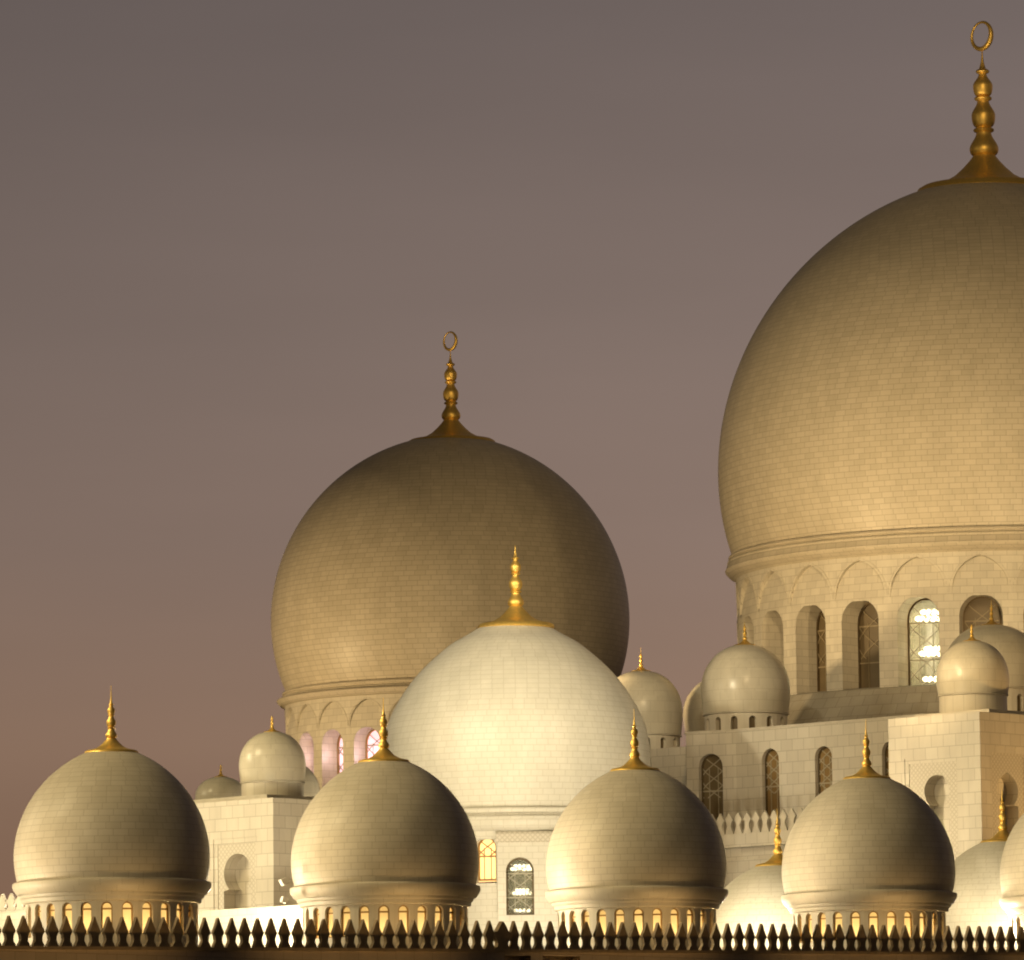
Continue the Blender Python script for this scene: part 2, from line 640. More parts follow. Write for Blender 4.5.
def bulbs_ring(mb, c, r, n, br):
    """a tier of a chandelier: n little lamps on a ring with a thin hoop"""
    for k in range(n):
        t = 2 * PI * k / n
        mb.lathe([(max(1e-7, br * math.cos(q)), br * 1.2 * math.sin(q)) for q in [-PI / 2 + PI * i / 6 for i in range(7)]], 8,
                 c=(c[0] + r * math.cos(t), c[1] + r * math.sin(t), c[2]))
    mb.lathe([(r - .02, -.03), (r + .02, -.03), (r + .02, .0), (r - .02, .0), (r - .02, -.03)], 24, c=(c[0], c[1], c[2]))


# ------------------------------------------------------------------ finials
def bulb(z, r, h, n=10):
    return [(r * max(.33, math.cos(PI / 2 * (2 * k / n - 1)) ** .8), z - h + 2 * h * k / n) for k in range(n + 1)]


def finial(parent, z, R, tip, c=(0, 0), crescent=False, yaw=.9):
    """gold finial: flange, concave cone, three bulbs with rings, spire"""
    base = MB()
    base.lathe([(k * R, z + h * R) for k, h in ((.96, -.14), (1.02, -.12), (1.05, -.07), (1.02, -.01), (.95, .03), (.80, .055), (.62, .10), (.46, .19), (.33, .31), (.23, .42), (.17, .50), (.16, .54))],
               40, c=(*c, 0))
    fo = base.build('finial', M['gold'], parent, 40)
    st = MB()
    pr = []
    for zb_, zc, r, zt_, rn in ((.50, .60, .222, .86, .115), (.95, 1.12, .182, 1.35, .09), (1.43, 1.58, .150, 1.77, .06)):
        for k in range(7):
            q = PI / 2 * k / 6
            pr.append((R * (.15 * r / .222 + (r - .15 * r / .222) * math.sin(q)), z + R * (zc - (zc - zb_) * math.cos(q))))
        for k in range(1, 9):
            q = k / 8
            pr.append((R * (rn + (r - rn) * (1 + math.cos(PI * q)) / 2), z + R * (zc + (zt_ - zc) * q)))
        pr += [(R * (rn + .035), z + R * (zt_ + .015)), (R * (rn + .045), z + R * (zt_ + .04)), (R * (rn + .03), z + R * (zt_ + .06)), (R * rn, z + R * (zt_ + .075))]
    zt = pr[-1][1]
    zend = z + (2.14 if crescent else tip) * R
    pr += [(.05 * R, zt + .01 * R), (.024 * R, zt + (zend - zt) * .35), (.014 * R, zt + (zend - zt) * .65), (.007 * R, zend), (0, zend + .01 * R)]
    st.lathe(pr, 24, c=(*c, 0))
    st.build('finial_bulbs', M['gold'], fo, 50)
    if crescent:
        cr = MB()
        N, K = 40, 8
        ro = .235 * R
        zc = zend + ro * .92
        rows = []
        for i in range(N):
            t = 2 * PI * i / N
            thick = (.034 + .045 * (1 + math.cos(t + .9)) / 2) * R     # heavier at the foot
            rm = ro - thick / 2
            row = []
            for j in range(K):
                a = 2 * PI * j / K
                rr = rm + thick / 2 * math.cos(a)
                x, y, zz = rr * math.cos(t), thick * .55 * math.sin(a), rr * math.sin(t)
                row.append((c[0] + x * math.cos(yaw) - y * math.sin(yaw), c[1] + x * math.sin(yaw) + y * math.cos(yaw), zc + zz))
            rows.append(row)
        for i in range(N):
            for j in range(K):
                cr.face([rows[i][j], rows[(i + 1) % N][j], rows[(i + 1) % N][(j + 1) % K], rows[i][(j + 1) % K]])
        cr.build('crescent', M['gold'], fo, 60)
    return fo


# ------------------------------------------------------------------ ground
g = MB()
g.face([(-9000, -2000, 0), (9000, -2000, 0), (9000, 12000, 0), (-9000, 12000, 0)])
o = g.build('ground', M['ground'])
o['kind'] = 'structure'


# ------------------------------------------------------------------ front row of arcade domes
def round_profile(Rm, c, peak, y_low, r_top, n=26):
    """nearly spherical dome outline, drawn up a little towards the crown: (r, pixel row), bottom to top"""
    p0 = -math.asin((y_low - c) / Rm)
    p1 = math.acos(r_top / Rm)
    return [(Rm * math.cos(p), c - Rm * math.sin(p) - peak * (1 - math.cos(p))) for p in [p0 + (p1 - p0) * k / n for k in range(n + 1)]]


def copy_tree(o, parent=None):
    c = o.copy()
    COL.objects.link(c)
    if parent is not None:
        c.parent = parent
    for ch in list(o.children):
        copy_tree(ch, c)
    return c


def arcade_dome(name, label, loc, S, zr, windows=True, group=None):
    """profile given in pixels of the nearest dome: (r, y); S metres per pixel, zr pixel row of the rim"""
    t = thing(name, label, 'dome', loc, group)
    Z = lambda y: (zr - y) * S
    prof = round_profile(98, 857, 13.5, 883.4, 24)
    d = MB()
    d.lathe(resample([(a * S, Z(y)) for a, y in prof], .29), 96, .62)
    sh = d.build('dome_shell', M['front'], t, 40)
    cn = MB()
    cn.lathe([(a * S, Z(y)) for a, y in ((88, 882.0), (95.6, 882.2), (98.2, 883.0), (99.3, 884), (99.5, 887), (98.4, 890), (95.5, 894.5), (94.2, 895.5), (92.6, 896), (92, 898.5), (90, 900), (89.3, 903.5), (86.6, 904.6))], 96, .9)
    cn.build('cornice', M['collar'], t, 30)
    R = 86 * S
    n = 26
    half = PI * R / n
    dr = MB()
    hw, spring, sill, ztop, zb = 5.7 * S, Z(911.5), Z(938), Z(904.6), Z(968)
    for k in range(n):
        a = -PI / 2 + 2 * PI * k / n
        f = cyl_map(R, a)
        if windows:
            cut_bay(dr, f, half, zb, ztop, hw, sill, spring, .22)
        else:
            dr.face([f(-half, zb), f(half, zb), f(half, ztop), f(-half, ztop)])
    dr.build('drum', M['collar'], t)
    if windows:
        for k in range(n):
            a = -PI / 2 + 2 * PI * k / n
            f = cyl_map(R, a)
            fr = MB()
            ribbon(fr, f, arch_outline(hw - .025, sill + .03, spring), .05, .13, .06)
            ribbon(fr, f, [(-hw, spring - .05), (hw, spring - .05)], .07, .12, .06)
            w_ = fr.build('window', M['amber_frame'], t)
            arch_pane(f, hw, sill, spring, .19, thick=.012).build('pane', M['frost'], w_)
        ri = MB()
        ring = [(R - .60 + .07 * math.cos(q), sill + .36 + .07 * math.sin(q)) for q in [2 * PI * i / 8 for i in range(9)]]
        ri.lathe(ring, 64)
        ri.build('lamp_ring', M['lamp_glow'], t, 60)
    finial(t, Z(751), 26 * S, 2.54)
    return t


S0 = sca(112, 850, 270)
labels = ['arcade dome with open sky at its left, beside the square tower with one keyhole niche',
          'marble arcade dome with two white floodlights clamped on its left rim',
          'arcade dome hiding the lower right side of the large bright cream dome',
          'arcade dome whose gold finial rises before the long wall, left of the corner tower',
          'marble arcade dome cut off by the right edge, only its left rim in view']
first = arcade_dome('arcade_dome', labels[0], FRONT0, S0, 886, True, 'domes along the front arcade')
for k in range(1, 5):
    c = copy_tree(first)
    c.location = FRONT0 + STEP * k
    c['label'] = labels[k]

# bright domes of the second row
for px, yd, D, s, lb in ((778, 864, 318, .86, 'brightly lit white dome mostly hidden behind an arcade dome, below the merlon parapet'),
                         (1003, 840, 325, .86, 'brightly lit white dome with golden finial in front of the corner tower')):
    p = at(px, yd, D)
    sS = S0
    t = arcade_dome('courtyard_dome', lb, p - Vector((0, 0, (886 - 750) * sS)), sS, 886, False, 'bright domes behind the front row')
    for ch in t.children:
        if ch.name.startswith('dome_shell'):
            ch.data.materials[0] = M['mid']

# ------------------------------------------------------------------ arcade building and its parapet
PAR0 = FRONT0 - V * 6.2
PAR0.z = at(112, 949, PAR0.y).z
SLOPE = .0185
ab = thing('arcade_building', 'long dark arcade building in shadow along the bottom edge, carrying the row of domes', 'building', Vector((PAR0.x, PAR0.y, 0)), rotz=math.atan2(U.y, U.x))
x0, x1 = -14.0, 72.0
fa = MB()
zt = PAR0.z - .02


def zpar(x):
    return PAR0.z + SLOPE * x


def px_to_s(px, y):
    """distance along the parapet line where it is seen at column px"""
    lo, hi = -60, 120
    for _ in range(50):
        m_ = (lo + hi) / 2
        q = PAR0 + U * m_
        c_ = CRI @ (q - EYE)
        if 512 + F * c_.x / -c_.z < px:
            lo = m_
        else:
            hi = m_
    return lo


wx = [px_to_s(a, 955) for a in (505, 531, 543, 580)]
xs = [x0] + wx + [x1]
for i, (a, b) in enumerate(zip(xs[:-1], xs[1:])):
    za, zb_ = zpar(a) - .12, zpar(b) - .12
    if i in (1, 3):
        d_ = .5
        zc0, zc1 = 9.0, za - .1
        fa.face([(a, 0, 0), (b, 0, 0), (b, 0, zc0), (a, 0, zc0)])
        fa.face([(a, 0, zc1), (b, 0, zc1), (b, 0, zb_), (a, 0, za)])
        fa.face([(a, d_, zc0), (b, d_, zc0), (b, d_, zc1), (a, d_, zc1)])
        fa.face([(a, 0, zc0), (a, d_, zc0), (a, d_, zc1), (a, 0, zc1)])
        fa.face([(b, 0, zc0), (b, d_, zc0), (b, d_, zc1), (b, 0, zc1)])
        fa.face([(a, 0, zc1), (b, 0, zc1), (b, d_, zc1), (a, d_, zc1)])
        fa.face([(a, 0, zc0), (b, 0, zc0), (b, d_, zc0), (a, d_, zc0)])
    else:
        fa.face([(a, 0, 0), (b, 0, 0), (b, 0, zb_), (a, 0, za)])
fa.face([(x0, 0, 0), (x0, 34, 0), (x0, 34, zpar(x0) - .5), (x0, 0, zpar(x0) - .12)])
fa.face([(x1, 0, 0), (x1, 34, 0), (x1, 34, zpar(x1) - .5), (x1, 0, zpar(x1) - .12)])
fa.build('facade', M['facade'], ab)
rf = MB()
rf.face([(x0, .3, zpar(x0) - .5), (x1, .3, zpar(x1) - .5), (x1, 60, zpar(x1) - .5), (x0, 60, zpar(x0) - .5)])
rf.build('roof', M['roof'], ab)

pp = thing('crenellated_parapet', 'dark silhouetted parapet of spade-shaped merlons running along the whole bottom edge', 'parapet', PAR0, rotz=math.atan2(U.y, U.x))
cp = MB()
for a, b in ((x0, x1),):
    za, zb_ = SLOPE * a, SLOPE * b
    P = [(a, -.14, za - .12), (b, -.14, zb_ - .12), (b, .30, zb_ - .12), (a, .30, za - .12)]
    Q = [(x, y, z + .14) for x, y, z in P]
    cp.face(P)
    cp.face(Q)
    for i in range(4):
        j = (i + 1) % 4
        cp.face([P[i], P[j], Q[j], Q[i]])
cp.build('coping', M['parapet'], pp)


def merlon_mesh(wide, H, th, shape):
    """shape: list of (half width, height) fractions; extruded plate with bevelled edge"""
    pts = [(hw * wide, h * H) for hw, h in shape]
    outl = pts + [(-a, h) for a, h in reversed(pts) if a > 1e-6]
    mb = MB()
    for y, s_ in ((-th / 2, 1), (th / 2, 1)):
        half = [(x, z) for x, z in outl]
        for (a0, h0), (a1, h1) in zip(pts[:-1], pts[1:]):
            q = [(-a0, y, h0), (a0, y, h0), (a1, y, h1), (-a1, y, h1)]
            if a1 < 1e-6:
                q = q[:3]
            mb.face(q)
    n = len(outl)
    for i in range(n):
        (xa, za), (xb, zb2) = outl[i], outl[(i + 1) % n]
        mb.face([(xa, -th / 2, za), (xb, -th / 2, zb2), (xb, th / 2, zb2), (xa, th / 2, za)])
    return mb


SPADE = [(.50, 0), (.50, .03), (.45, .08), (.34, .15), (.30, .22), (.33, .32), (.38, .40), (.49, .46), (.50, .50), (.46, .55), (.37, .62), (.28, .70), (.19, .80), (.10, .90), (.035, .97), (0, 1.0)]
pitch_m = .762
MH = 1.21
mm_ = merlon_mesh(.60, MH, .15, SPADE)
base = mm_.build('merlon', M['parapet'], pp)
pier_s = px_to_s(503, 935)
ms = [pier_s + pitch_m * k for k in range(-42, 60) if k != 0 and px_to_s(-25, 935) < pier_s + pitch_m * k < px_to_s(1045, 935)]
for i, s_ in enumerate(ms):
    c = base if i == 0 else base.copy()
    if i:
        COL.objects.link(c)
        c.parent = pp
    c.location = (s_ + random.uniform(-.01, .01), .08, SLOPE * s_ + .02)
    c.rotation_euler = (random.uniform(-.01, .01), random.uniform(-.012, .012), random.uniform(-.03, .03))
pm = merlon_mesh(1.05, MH * .98, .22, [(.5, 0), (.5, .03), (.33, .08), (.3, .2), (.34, .3), (.5, .42), (.5, .6), (.36, .63), (.26, .72), (.15, .86), (.04, .97), (0, 1)])
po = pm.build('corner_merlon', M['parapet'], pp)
po.location = (pier_s, .08, SLOPE * pier_s + .02)


# ------------------------------------------------------------------ the two great domes
def great_dome(name, label, axis, D, prof_px, yr, bays, geo, finial_px, yaw, lit, skirt=None):
    px = axis
    c0 = at(px, yr, D)
    S = sca(px, yr, D)
    Z0 = c0.z
    ZZ = lambda y: (yr - y) * S / math.cos(PITCH * .6)
    t = thing(name, label, 'dome', c0)
    d = MB()
    d.lathe(resample([(a * S, ZZ(y)) for a, y in prof_px], .34), 160, .72)
    d.build('dome_shell', M['big'], t, 40)
    rb, yb = prof_px[0]
    rb += 1
    rf, yf, rd, yd = geo['flare_r'], geo['flare_y'], geo['drum_r'], geo['drum_top']
    cn = MB()
    cn.lathe([(a * S, ZZ(y)) for a, y in ((rb - 1, yb - 1), (rb + 3.2, yb - .8), (rb + 3.8, yb + .6), (rb + 3.2, yb + 1.8), (rb + 1.6, yb + 2.2), (rb + 1.8, yb + 3.6), (rb + 4.4, yb + 4.2), (rb + 5, yb + 5.6), (rb + 4.6, yb + 6.4),
              (rf - .8, yf), (rf, yf + 1), (rf - .6, yf + 2.4), (rf - 4, yf + 6), ((rf + rd) / 2 - 1, (yf + yd) / 2 + 2), (rd + 1.5, yd - 1), (rd, yd))], 160)
    cn.build('cornice', M['big'], t, 35)
    R = rd * S
    half = PI * R / bays
    hw = geo['win_w'] * half
    sill, wtop = ZZ(geo['sill']), ZZ(geo['win_top'])
    spring = wtop - hw
    bl = (half * .90, ZZ(geo['blind_spr']) - half * .15, ZZ(geo['blind_spr']), .34 * R / 15)
    # pointed arch height fits between its spring and its apex
    zb = ZZ(geo['bottom'])
    dr = MB()
    vis = []
    A0 = math.atan2(-c0.y, -c0.x) + geo.get('phase', 0)
    for k in range(bays):
        a = A0 + 2 * PI * k / bays
        f = cyl_map(R, a)
        cut_bay(dr, f, half, zb, ZZ(yd), hw, sill, spring, geo['depth'], blind=bl)
        xs_ = arch_xs(bl[0] * 1.09, 20)
        ribbon(dr, f, [(x, arch_top(x, bl[0] * 1.09, bl[2] - .05, 'pointed')) for x in xs_], .07 * R / 15, -.025, .1)
        if math.sin(a) < .25:
            vis.append((a, f))
    dr.build('drum', M['drum'], t)
    dep = geo['depth']
    for a, f in vis:
        key = round(((a - A0 + PI) % (2 * PI) - PI) / (2 * PI / bays))
        fr = MB()
        ribbon(fr, f, arch_outline(hw - .06, sill + .25, spring), .12, dep - .14, .14)
        m_fr = M['amber_frame'] if lit == 'pink' else M['dark_bronze']
        w_ = fr.build('window', m_fr, t)
        sl = MB()
        for q in ([(-hw, sill, 0), (hw, sill, 0), (hw, sill + .22, dep - .25), (-hw, sill + .22, dep - .25)],
                  [(-hw, sill + .22, dep - .25), (hw, sill + .22, dep - .25), (hw, sill + .22, dep), (-hw, sill + .22, dep)]):
            sl.face([f(*p) for p in q])
        sl.build('sill', M['trim'], w_)
        ismain = lit != 'pink' and key == geo['lit_key']
        pm_ = M['pinkglass'] if lit == 'pink' else (M['clear'] if ismain else M['darkglass'])
        arch_pane(f, hw, sill + .1, spring, dep - .03).build('pane', pm_, w_)
        tracery_mb(f, hw, sill + .25, spring, dep - .1, .05, from_z=.0 if ismain or lit == 'pink' else .35).build(
            'tracery', M['tracery'] if ismain or lit == 'pink' else M['bronze_tracery'], w_)
        if ismain:
            al = MB()
            x_, z0_, z1_, d0, d1 = hw * 1.25, sill - .2, wtop + .3, dep + .06, dep + 3.0
            C = lambda s, z, dd: f(s, z, dd)
            al.face([C(-x_, z0_, d1), C(x_, z0_, d1), C(x_, z1_, d1), C(-x_, z1_, d1)])
            for s_ in (-x_, x_):
                al.face([C(s_, z0_, d0), C(s_, z1_, d0), C(s_, z1_, d1), C(s_, z0_, d1)])
            for z_ in (z0_, z1_):
                al.face([C(-x_, z_, d0), C(x_, z_, d0), C(x_, z_, d1), C(-x_, z_, d1)])
            al.build('alcove', M['dim'], w_)
            Hh = wtop - sill
            cmb = MB()
            for zz, rr, nb in ((wtop - Hh * .13, hw * .55, 12), (wtop - Hh * .20, hw * .80, 16), (sill + Hh * .47, hw * .42, 12), (sill + Hh * .42, hw * .66, 16), (sill + Hh * .14, hw * .5, 12)):
                bulbs_ring(cmb, f(.1, zz, dep + 1.3), rr, nb, .105)
            ch = cmb.build('chandelier', M['chandelier'])
            ch.location = t.location
            ch['label'] = 'glowing tiered chandelier seen through the lit arched window of the largest dome'
            ch['category'] = 'chandelier'
    if skirt:
        sk_ = MB()
        sk_.lathe([((rd + a) * S, ZZ(y)) for a, y in skirt], 64, .95)
        sk_.build('roof_skirt', M['skirt'], t, 30)
    finial(t, ZZ(finial_px[1]), finial_px[0] * S, 2.6, c=(finial_px[2] * S, 0), crescent=True, yaw=-yaw)
    return t, c0, S


great_dome('great_dome', 'largest marble dome with pointed blind arches and crescent finial, cut by the right edge', 991, 397,
           round_profile(271.5, 471, 25, 556, 62),
           560, 26,
           dict(phase=-.042, flare_r=266, flare_y=567, drum_r=255, drum_top=577, win_w=.68, sill=707, win_top=618, blind_spr=615, bottom=712, depth=1.75, lit_key=-1),
           (66, 184.8, 1.5), .85, 'main', skirt=[(-1, 704), (4, 706), (40, 752), (40, 800), (40, 1000)])
great_dome('second_great_dome', 'large marble dome standing in the middle distance behind the bright cream dome, with crescent finial', 451, 428,
           round_profile(179.5, 620.5, 6.5, 693, 40),
           690, 24,
           dict(flare_r=174.5, flare_y=699, drum_r=166, drum_top=706, win_w=.68, sill=800, win_top=737, blind_spr=734, bottom=850, depth=1.4, lit_key=99),
           (43, 440, 3), .8, 'pink')

# ------------------------------------------------------------------ middle cream dome
D_C = 350
ax = 516
c0 = at(ax, 740, D_C)
S = sca(ax, 740, D_C)
ZZ = lambda y: (740 - y) * S / math.cos(PITCH * .6)
md = thing('middle_dome', 'bright cream marble dome on a moulded drum standing before the second great dome', 'dome', c0)
d = MB()
d.lathe(resample([(a * S, ZZ(y)) for a, y in ((127, 815), (131, 797), (134.5, 775), (134, 752), (128.5, 724), (115, 697), (95, 671), (67, 646), (51, 636.5), (35, 627))], .33), 128, .62)
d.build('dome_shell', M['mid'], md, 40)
cn = MB()
cn.lathe([(a * S, ZZ(y)) for a, y in ((126, 815), (132, 815.4), (133, 817), (132.5, 820), (130, 821), (130, 823), (135, 824), (136, 826.5), (135.5, 833), (133.5, 836), (130, 838.5), (129.3, 845), (128, 846.5))], 128)
cn.build('cornice', M['mid'], md, 30)
R = 127 * S
n = 24
half = PI * R / n
hw, sill, spring = half * .62, ZZ(889), ZZ(854)
dr = MB()
for k in range(n):
    a = -PI / 2 - .245 + 2 * PI * k / n
    f = cyl_map(R, a)
    if k == 1:
        continue            # the window bay stands here
    cut_bay(dr, f, half, ZZ(1010), ZZ(846.5), hw, sill, spring, .5)
    if abs(math.sin(a) + 1) < .55:
        fr = MB()
        ribbon(fr, f, arch_outline(hw - .05, sill + .2, spring), .09, .32, .1)
        w_ = fr.build('window', M['amber_frame'], md)
        arch_pane(f, hw, sill + .1, spring, .45).build('pane', M['amberglass'], w_)
        tracery_mb(f, hw, sill + .2, spring, .38, .05, transoms=(.55,), from_z=.55).build('tracery', M['amber_frame'], w_)
dr.build('drum', M['mid'], md)
finial(md, ZZ(624.5), 37 * S, 2.16, c=(1.5 * S, 0))

# white bay with the tall glazed window in front of the middle dome
D_B = 342.85
pB = at(497, 833, D_B)
pB2 = at(592, 833, D_B)
dirB = Vector((pB2.x - pB.x, pB2.y - pB.y, 0))
LB = dirB.length
dirB.normalize()
nB = Vector((-dirB.y, dirB.x, 0))
ob = Vector((pB.x, pB.y, 0))


def hit(px, py, o, dr_):
    """(s, z) where the ray through a pixel meets the wall through o along dr_"""
    n = Vector((-dr_.y, dr_.x, 0))
    r = CR @ Vector((px - 512, 480 - py, -F))
    t = (Vector((o.x, o.y, 0)) - Vector((EYE.x, EYE.y, 0))).dot(n) / r.dot(n)
    p = EYE + r * t
    return (p - o).dot(dr_), p.z


bt = thing('window_bay', 'overexposed white wall bay with a tall round-topped glazed window, below the cream dome', 'wall', ob)
f = plane_map(Vector((0, 0, 0)), dirB, nB)
sc_, zs_ = hit(520, 915, ob, dirB)
_, zt_ = hit(520, 857, ob, dirB)
sl_, _ = hit(506, 880, ob, dirB)
sr_, _ = hit(534, 880, ob, dirB)
hw = (sr_ - sl_) / 2
cs = (sr_ + sl_) / 2
mb = MB()
ztop = pB.z
# left of the bay of the window, the bay and the rest
cut_bay(mb, f, cs, 8, ztop, hw, zs_, zt_ - hw, .75, c=cs)
q = [(2 * cs, 8), (LB, 8), (LB, ztop), (2 * cs, ztop)]
mb.face([f(*p) for p in q], q)
mb.face([f(0, 8, 0), f(0, 8, 2.5), f(0, ztop, 2.5), f(0, ztop, 0)])
mb.face([f(LB, 8, 0), f(LB, 8, 2.5), f(LB, ztop, 2.5), f(LB, ztop, 0)])
mb.face([f(0, ztop, 0), f(LB, ztop, 0), f(LB, ztop, 2.5), f(0, ztop, 2.5)])
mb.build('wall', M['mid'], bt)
tm = MB()
tm.face([f(-.06, ztop - .45, -.06), f(LB, ztop - .45, -.06), f(LB, ztop - .05, -.06), f(-.06, ztop - .05, -.06)])
tm.face([f(-.06, ztop - .05, -.06), f(LB, ztop - .05, -.06), f(LB, ztop + .08, .05), f(-.06, ztop + .08, .05)])
tm.face([f(-.06, ztop - .45, -.06), f(LB, ztop - .45, -.06), f(LB, ztop - .5, .0), f(-.06, ztop - .5, .0)])
tm.build('frieze', M['lattice'], bt)
fr = MB()
ribbon(fr, f, arch_outline(hw - .05, zs_ + .05, zt_ - hw, cs), .1, .60, .1)
w_ = fr.build('window', M['dark_bronze'], bt)
arch_pane(f, hw, zs_, zt_ - hw, .70, cs).build('pane', M['clear'], w_)
tracery_mb(f, hw, zs_ + .05, zt_ - hw, .62, .045, cs).build('tracery', M['tracery'], w_)
al = MB()
for q in ([(cs - hw * 1.2, zs_ - .1, 2.3), (cs + hw * 1.2, zs_ - .1, 2.3), (cs + hw * 1.2, zt_ + .2, 2.3), (cs - hw * 1.2, zt_ + .2, 2.3)],
          [(cs - hw * 1.2, zs_ - .1, .76), (cs - hw * 1.2, zs_ - .1, 2.3), (cs - hw * 1.2, zt_ + .2, 2.3), (cs - hw * 1.2, zt_ + .2, .76)],
          [(cs + hw * 1.2, zs_ - .1, .76), (cs + hw * 1.2, zs_ - .1, 2.3), (cs + hw * 1.2, zt_ + .2, 2.3), (cs + hw * 1.2, zt_ + .2, .76)],
          [(cs - hw * 1.2, zs_ - .1, .76), (cs + hw * 1.2, zs_ - .1, .76), (cs + hw * 1.2, zs_ - .1, 2.3), (cs - hw * 1.2, zs_ - .1, 2.3)],
          [(cs - hw * 1.2, zt_ + .2, .76), (cs + hw * 1.2, zt_ + .2, .76), (cs + hw * 1.2, zt_ + .2, 2.3), (cs - hw * 1.2, zt_ + .2, 2.3)]):
    al.face([f(*p) for p in q])
al.build('alcove', M['darker'], w_)
cmb = MB()
Hh = zt_ - zs_
for zz, rr, nb in ((zt_ - Hh * .13, hw * .5, 10), (zt_ - Hh * .18, hw * .72, 14), (zs_ + Hh * .45, hw * .4, 10), (zs_ + Hh * .40, hw * .6, 14), (zs_ + Hh * .1, hw * .5, 10)):
    bulbs_ring(cmb, f(cs + .1, zz, 1.45), rr, nb, .075)
ch = cmb.build('chandelier', M['chandelier_dim'])
ch.location = ob
ch['label'] = 'glowing tiered chandelier behind the round-topped window of the white wall bay'
ch['category'] = 'chandelier'


# ------------------------------------------------------------------ small turret domes
def turret(label, px, D, r, y_top, y_wide, y_base, y_drum, tip_y, rd=None, windows=0, fl=.25, body=None, lines=(), mat='smooth'):
    """small smooth dome: r max radius, rows in pixels; body: (half width px, bottom z) of the masonry under it"""
    c0 = at(px, y_base, D)
    S = sca(px, y_base, D)
    Z = lambda y: (y_base - y) * S
    t = thing('turret_dome', label, 'dome', c0, 'small smooth turret domes')
    h = y_wide - y_top
    prof = [(r * .955, y_base), (r * .985, y_base - (y_base - y_wide) * .5), (r, y_wide), (r * .965, y_wide - h * .28), (r * .86, y_wide - h * .54), (r * .66, y_wide - h * .79), (r * .42, y_wide - h * .94), (r * fl * .92, y_top)]
    d = MB()
    d.lathe(resample([(a * S, Z(y)) for a, y in prof], .155), 72, .9)
    d.build('dome_shell', M[mat], t, 50)
    rd = rd or r * .93
    bd = MB()
    bd.lathe([(a * S, Z(y)) for a, y in ((r * .93, y_base), (r * .975, y_base + .4), (r * .975, y_base + 1.3), (rd, y_base + 1.9))], 72)
    bd.build('band', M['trim'], t, 30)
    dr = MB()
    R = rd * S
    if windows:
        half = PI * R / windows
        hw = half * .38
        zt, zb = Z(y_base + 1.9), Z(y_drum)
        spr, sl = zb + (zt - zb) * .62, zb + (zt - zb) * .05
        for k in range(windows):
            a = -PI / 2 + .12 + 2 * PI * k / windows
            f = cyl_map(R, a)
            cut_bay(dr, f, half, zb, zt, hw, sl, spr, .3)
            if math.sin(a) < .2:
                arch_pane(f, hw, sl, spr, .28).build('window', M['darkglass'], t)
    else:
        dr.lathe([(R, Z(y_drum)), (R, Z(y_base + 1.9))], 72, .62)
    dr.build('drum', M['band'], t)
    if body:
        bm_ = MB()
        bm_.lathe([(body[0] * S, body[1] - c0.z), (body[0] * S, Z(y_drum)), (rd * S * .9, Z(y_drum) + .01)], 8, .8)
        bm_.build('base', M['wall'], t)
    finial(t, Z(y_top - .3), r * fl, (y_top - tip_y) / (r * fl)) if False else finial(t, Z(y_top - .3), r * fl * S, (y_top - tip_y) / (r * fl))
    return t


T1P = None
turret('pale smooth turret dome on the square tower beside the keyhole niche', 272.5, 322.5, 33.5, 732, 765, 782, 799, 716)
turret('small grey turret dome behind the left tower, against the sky at its left', 221, 336, 26, 777, 797, 806, 818, 766, body=(30, 9))
turret('shaded turret dome peeping out behind the pale turret dome of the left tower', 284, 340, 36, 761, 792, 806, 816, 748, body=(38, 9))
turret('olive grey turret dome standing beside the bright cream dome, dark windows in its drum', 642, 372, 41, 671, 712, 736, 752, 647, windows=14, fl=.23)
turret('shaded turret dome mostly hidden behind the polished turret dome on the long wall', 726, 378, 43, 676, 716, 732, 748, 650, body=(44, 9))
turret('polished turret dome with small dark windows on the long wall below the great dome', 746, 366, 44.5, 645, 690, 714, 733, 622, windows=14, fl=.24)
turret('warm polished turret dome on top of the right corner tower', 973, 340.5, 36.5, 641, 679, 695, 716, 624, fl=.24)
turret('larger grey turret dome half hidden behind the warm one on the right corner tower', 993, 354, 48, 625, 666, 690, 716, 600, windows=14, fl=.22, body=(50, 9))


# ------------------------------------------------------------------ square towers
def keyhole(cs, zc, r, wx_, zw, lw, zb, point=0.0):
    """outline of a keyhole niche: circle of radius r round (cs, zc), waist half width wx_ at zw, legs lw down to zb"""
    a0 = -math.acos(wx_ / r)
    pts = []
    N = 28
    for k in range(N + 1):
        a = a0 + (PI - 2 * a0) * k / N
        x, z = r * math.cos(a), r * math.sin(a)
        if z > 0 and point:
            z += point * max(0, 1 - abs(x) / (r * .55)) ** 1.5 * r
        pts.append((cs + x, zc + z))
    zz = pts[-1][1]
    pts += [(cs - lw, zz - .10), (cs - lw, zb), (cs + lw, zb), (cs + lw, pts[0][1] - .10)]
    return pts


